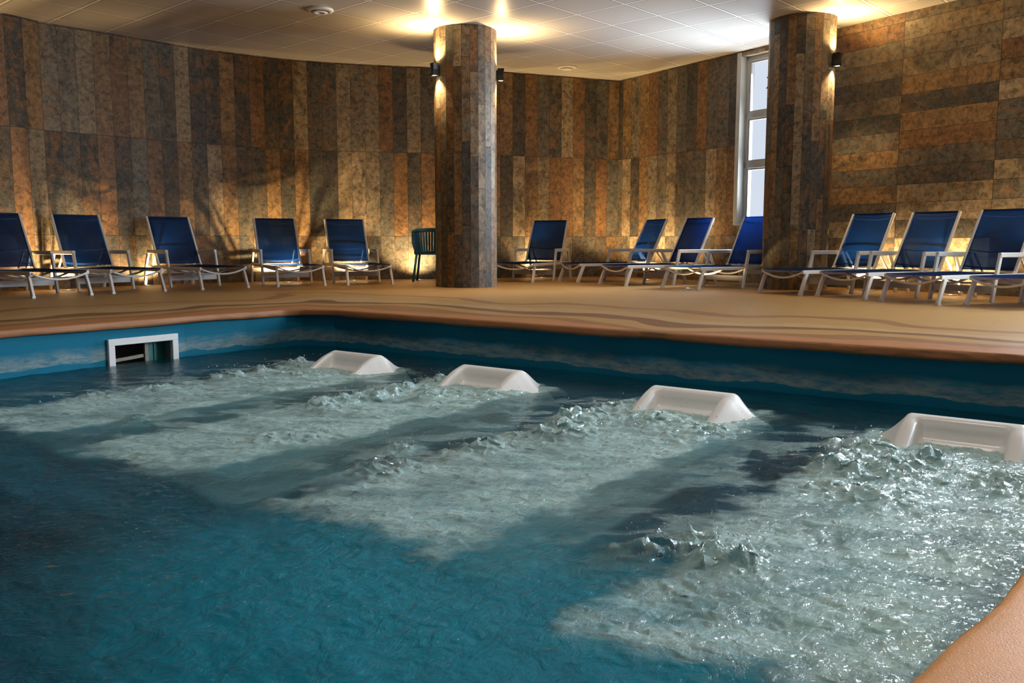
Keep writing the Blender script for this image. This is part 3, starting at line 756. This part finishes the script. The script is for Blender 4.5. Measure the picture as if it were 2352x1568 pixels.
# ------------------------------------------------------------------ sun loungers
def make_lounger():
    o = thing('sun_lounger', 'lounger', 'sun lounger'); wm = M['white_metal']; hw = .335; HY = 1.30; HS = .30; TY = 1.63; TZ = 1.01
    for s in (-1, 1):
        MB().bar((s*hw, .03, HS-.02), (s*hw, 1.62, HS-.02), .032, .045).build('side_rail', wm, o)
        fl_ = MB().sweep([(s*hw, .10, HS-.035), (s*(hw+.004), .055, .16), (s*(hw+.008), .0, .015)], rprof(.032, .05), (0, 1, 0)).build('leg', wm, o)
        MB().box((s*(hw+.008), 0, .0125), (.038, .05, .025)).build('foot_cap', wm, fl_)
        MB().sweep([(s*(hw+.035), .84, .0), (s*(hw+.035), .90, HS), (s*(hw+.035), .945, .50)], rprof(.03, .048), (0, 1, 0)).build('leg', wm, o)
        MB().sweep([(s*(hw+.035), 1.66, .0), (s*(hw+.035), 1.60, HS), (s*(hw+.035), 1.50, .50)], rprof(.03, .048), (0, 1, 0)).build('leg', wm, o)
        MB().bar((s*(hw+.035), .93, .505), (s*(hw+.035), 1.52, .505), .040, .052).build('armrest', wm, o)
        MB().sweep([(s*(hw-.01), HY-.04, HS-.02), (s*(hw-.012), HY, HS+.02), (s*(hw-.016), TY, TZ)], rprof(.03, .036), (0, 1, 0)).build('back_rail', wm, o)
        # ratchet strut behind the back
        MB().bar((s*(hw-.07), 1.44, .52), (s*(hw-.07), 1.62, HS-.01), .016, .026).build('strut', wm, o)
    # sagging cross bars under the seat, the foot one in front
    for k, (y, z0) in enumerate(((.035, HS-.02), (.48, HS-.03), (.92, HS-.03))):
        pts = [(x, y, z0-.075*(1-(x/hw)**2)) for x in np.linspace(-hw, hw, 13)]
        MB().sweep(pts, rprof(.022, .028), (0, 1, 0)).build('cross_bar', wm, o, True)
    MB().bar((-hw-.03, .88, .135), (hw+.03, .88, .135), .022, .075).build('stretcher', wm, o)
    MB().bar((-hw-.03, 1.63, .20), (hw+.03, 1.63, .20), .022, .06).build('stretcher', wm, o)
    MB().bar((-hw, 1.62, HS-.02), (hw, 1.62, HS-.02), .03, .04).build('stretcher', wm, o)
    for f in (.08, .93, .34):
        y = HY+(TY-HY)*f; z = HS+.02+(TZ-HS-.02)*f
        pts = [(x, y+.035*(1-(x/hw)**2)+.02, z-.026*(1-(x/hw)**2)) for x in np.linspace(-hw+.02, hw-.02, 13)]
        MB().sweep(pts, rprof(.014, .018), (0, 1, 0)).build('back_bar', wm, o, True)
    # fabric
    def sling(fn, nu, nv, name):
        mb = MB(); th = .003
        for i in range(nu+1):
            for j in range(nv+1): mb.v.append(fn(i/nu, j/nv, 0))
        for i in range(nu):
            for j in range(nv): k = i*(nv+1)+j; mb.f.append((k, k+nv+1, k+nv+2, k+1))
        b = mb.build(name, M['sling'], o, True); sd = b.modifiers.new('thickness', 'SOLIDIFY'); sd.thickness = th
        sd.offset = 0
    sling(lambda u, v, k: ((u-.5)*2*(hw-.01), .02+v*(HY-.03), HS+.006-.022*(1-(2*u-1)**2)*(.4+.6*math.sin(v*math.pi))), 8, 16, 'seat_fabric')
    sling(lambda u, v, k: ((u-.5)*2*(hw-.006), HY+.005+v*(TY-HY)-.012+.015*(1-(2*u-1)**2), HS+.03+v*(TZ-HS-.03)), 8, 16, 'back_fabric')
    MB().bar((-hw+.01, TY, TZ), (hw-.01, TY, TZ), .018, .018).build('top_bar', M['sling'], o)
    return o
LG = [(-10.41,5.10,91,'leftmost blue and white lounger, cut by the left picture edge'), (-10.465,6.10,88,'second lounger from the left edge, with creased glossy blue back'),
      (-10.35,7.30,83.7,'third lounger from the left, dark blue back with pale side rails'), (-10.02,8.36,64.6,'lounger with back glowing blue, fourth from the left'),
      (-9.55,9.28,60.6,'dark-backed lounger between the glowing blue one and the blue armchair'), (-8.32,11.23,12.6,'dark blue lounger just right of the free-standing pillar, facing left'),
      (-7.67,11.86,-31.4,'lounger in the far wall corner, with narrow bright blue back'), (-6.55,11.34,-25.7,'dark blue lounger second to the left of the window pillar'),
      (-5.30,11.02,-19.5,'lounger half hidden behind the pillar, in front of the window'), (-3.78,10.66,-25.4,'lounger just right of the window pillar, with glowing blue back'),
      (-2.96,10.38,-25.0,'dark blue lounger second to the right of the window pillar'), (-2.12,9.92,-25.2,'rightmost lounger whose dark blue back is still visible'),
      (-1.27,9.72,-30,'lounger at the right picture edge, only its foot end visible')]
proto = make_lounger()
for i, (x, y, a, lb) in enumerate(LG):
    o = proto if i == 0 else copy_tree(proto)
    o.location = (x, y, 0); o.rotation_euler = (0, 0, math.radians(a)); o['label'] = lb; o['group'] = 'blue and white sun loungers around the pool'

# ------------------------------------------------------------------ blue plastic armchair
def armchair(x, y, rz):
    o = thing('armchair', 'petrol blue slatted plastic armchair beside the stone pillar', 'chair', (x, y, 0), rz); bp = M['blue_plastic']
    # chair faces +y; the curved slatted shell wraps the back (-y) and both sides
    def rim(t, z):      # t in -1..1 around the back from arm to arm
        a = t*math.radians(112); k = 1 - .16*(1-(z-.44)/.36); return Vector((.285*k*math.sin(a), -.26*k*math.cos(a)+.02, z))
    mb = MB(); zt = lambda t: .80-.09*abs(t)**2.2; mb.sweep([rim(t, zt(t)) for t in np.linspace(-1, 1, 33)], rprof(.03, .065)); mb.build('top_rail', bp, o, True)
    for t in np.linspace(-.94, .94, 23):
        MB().sweep([rim(t, z) for z in (.45, .52, .62, .72, zt(t)-.01)], rprof(.036, .012), (math.sin(t*1.95), -math.cos(t*1.95), 0)).build('slat', bp, o)
    mb = MB(); mb.sweep([rim(t, .45) for t in np.linspace(-1, 1, 33)], rprof(.03, .04)); mb.build('lower_rail', bp, o, True)
    mb = MB(); n = 28; top = [(.25*math.cos(2*math.pi*i/n)*1.0, .02+.235*math.sin(2*math.pi*i/n), .435) for i in range(n)]
    mb.v = top+[(a, b, .415) for a, b, c in top]; mb.f = [tuple(range(n)), tuple(range(2*n-1, n-1, -1))]+[(i, n+i, n+(i+1)%n, (i+1)%n) for i in range(n)]
    mb.build('seat', bp, o)
    for sx, sy in ((-1,-1),(1,-1),(-1,1),(1,1)):
        MB().sweep([(sx*.19, .02+sy*.17, .43), (sx*.245, .02+sy*.235, 0)], circ(.019), (0, 1, 0)).build('leg', bp, o, True)
        if sy > 0: MB().sweep([(sx*.262, .10, .71), (sx*.25, .20, .60), (sx*.20, .20, .44)], rprof(.03, .035), (0, 1, 0)).build('arm', bp, o, True)
    return o
ac = armchair(-9.66, 10.76, math.radians(215)); ac.scale = (1.05,)*3
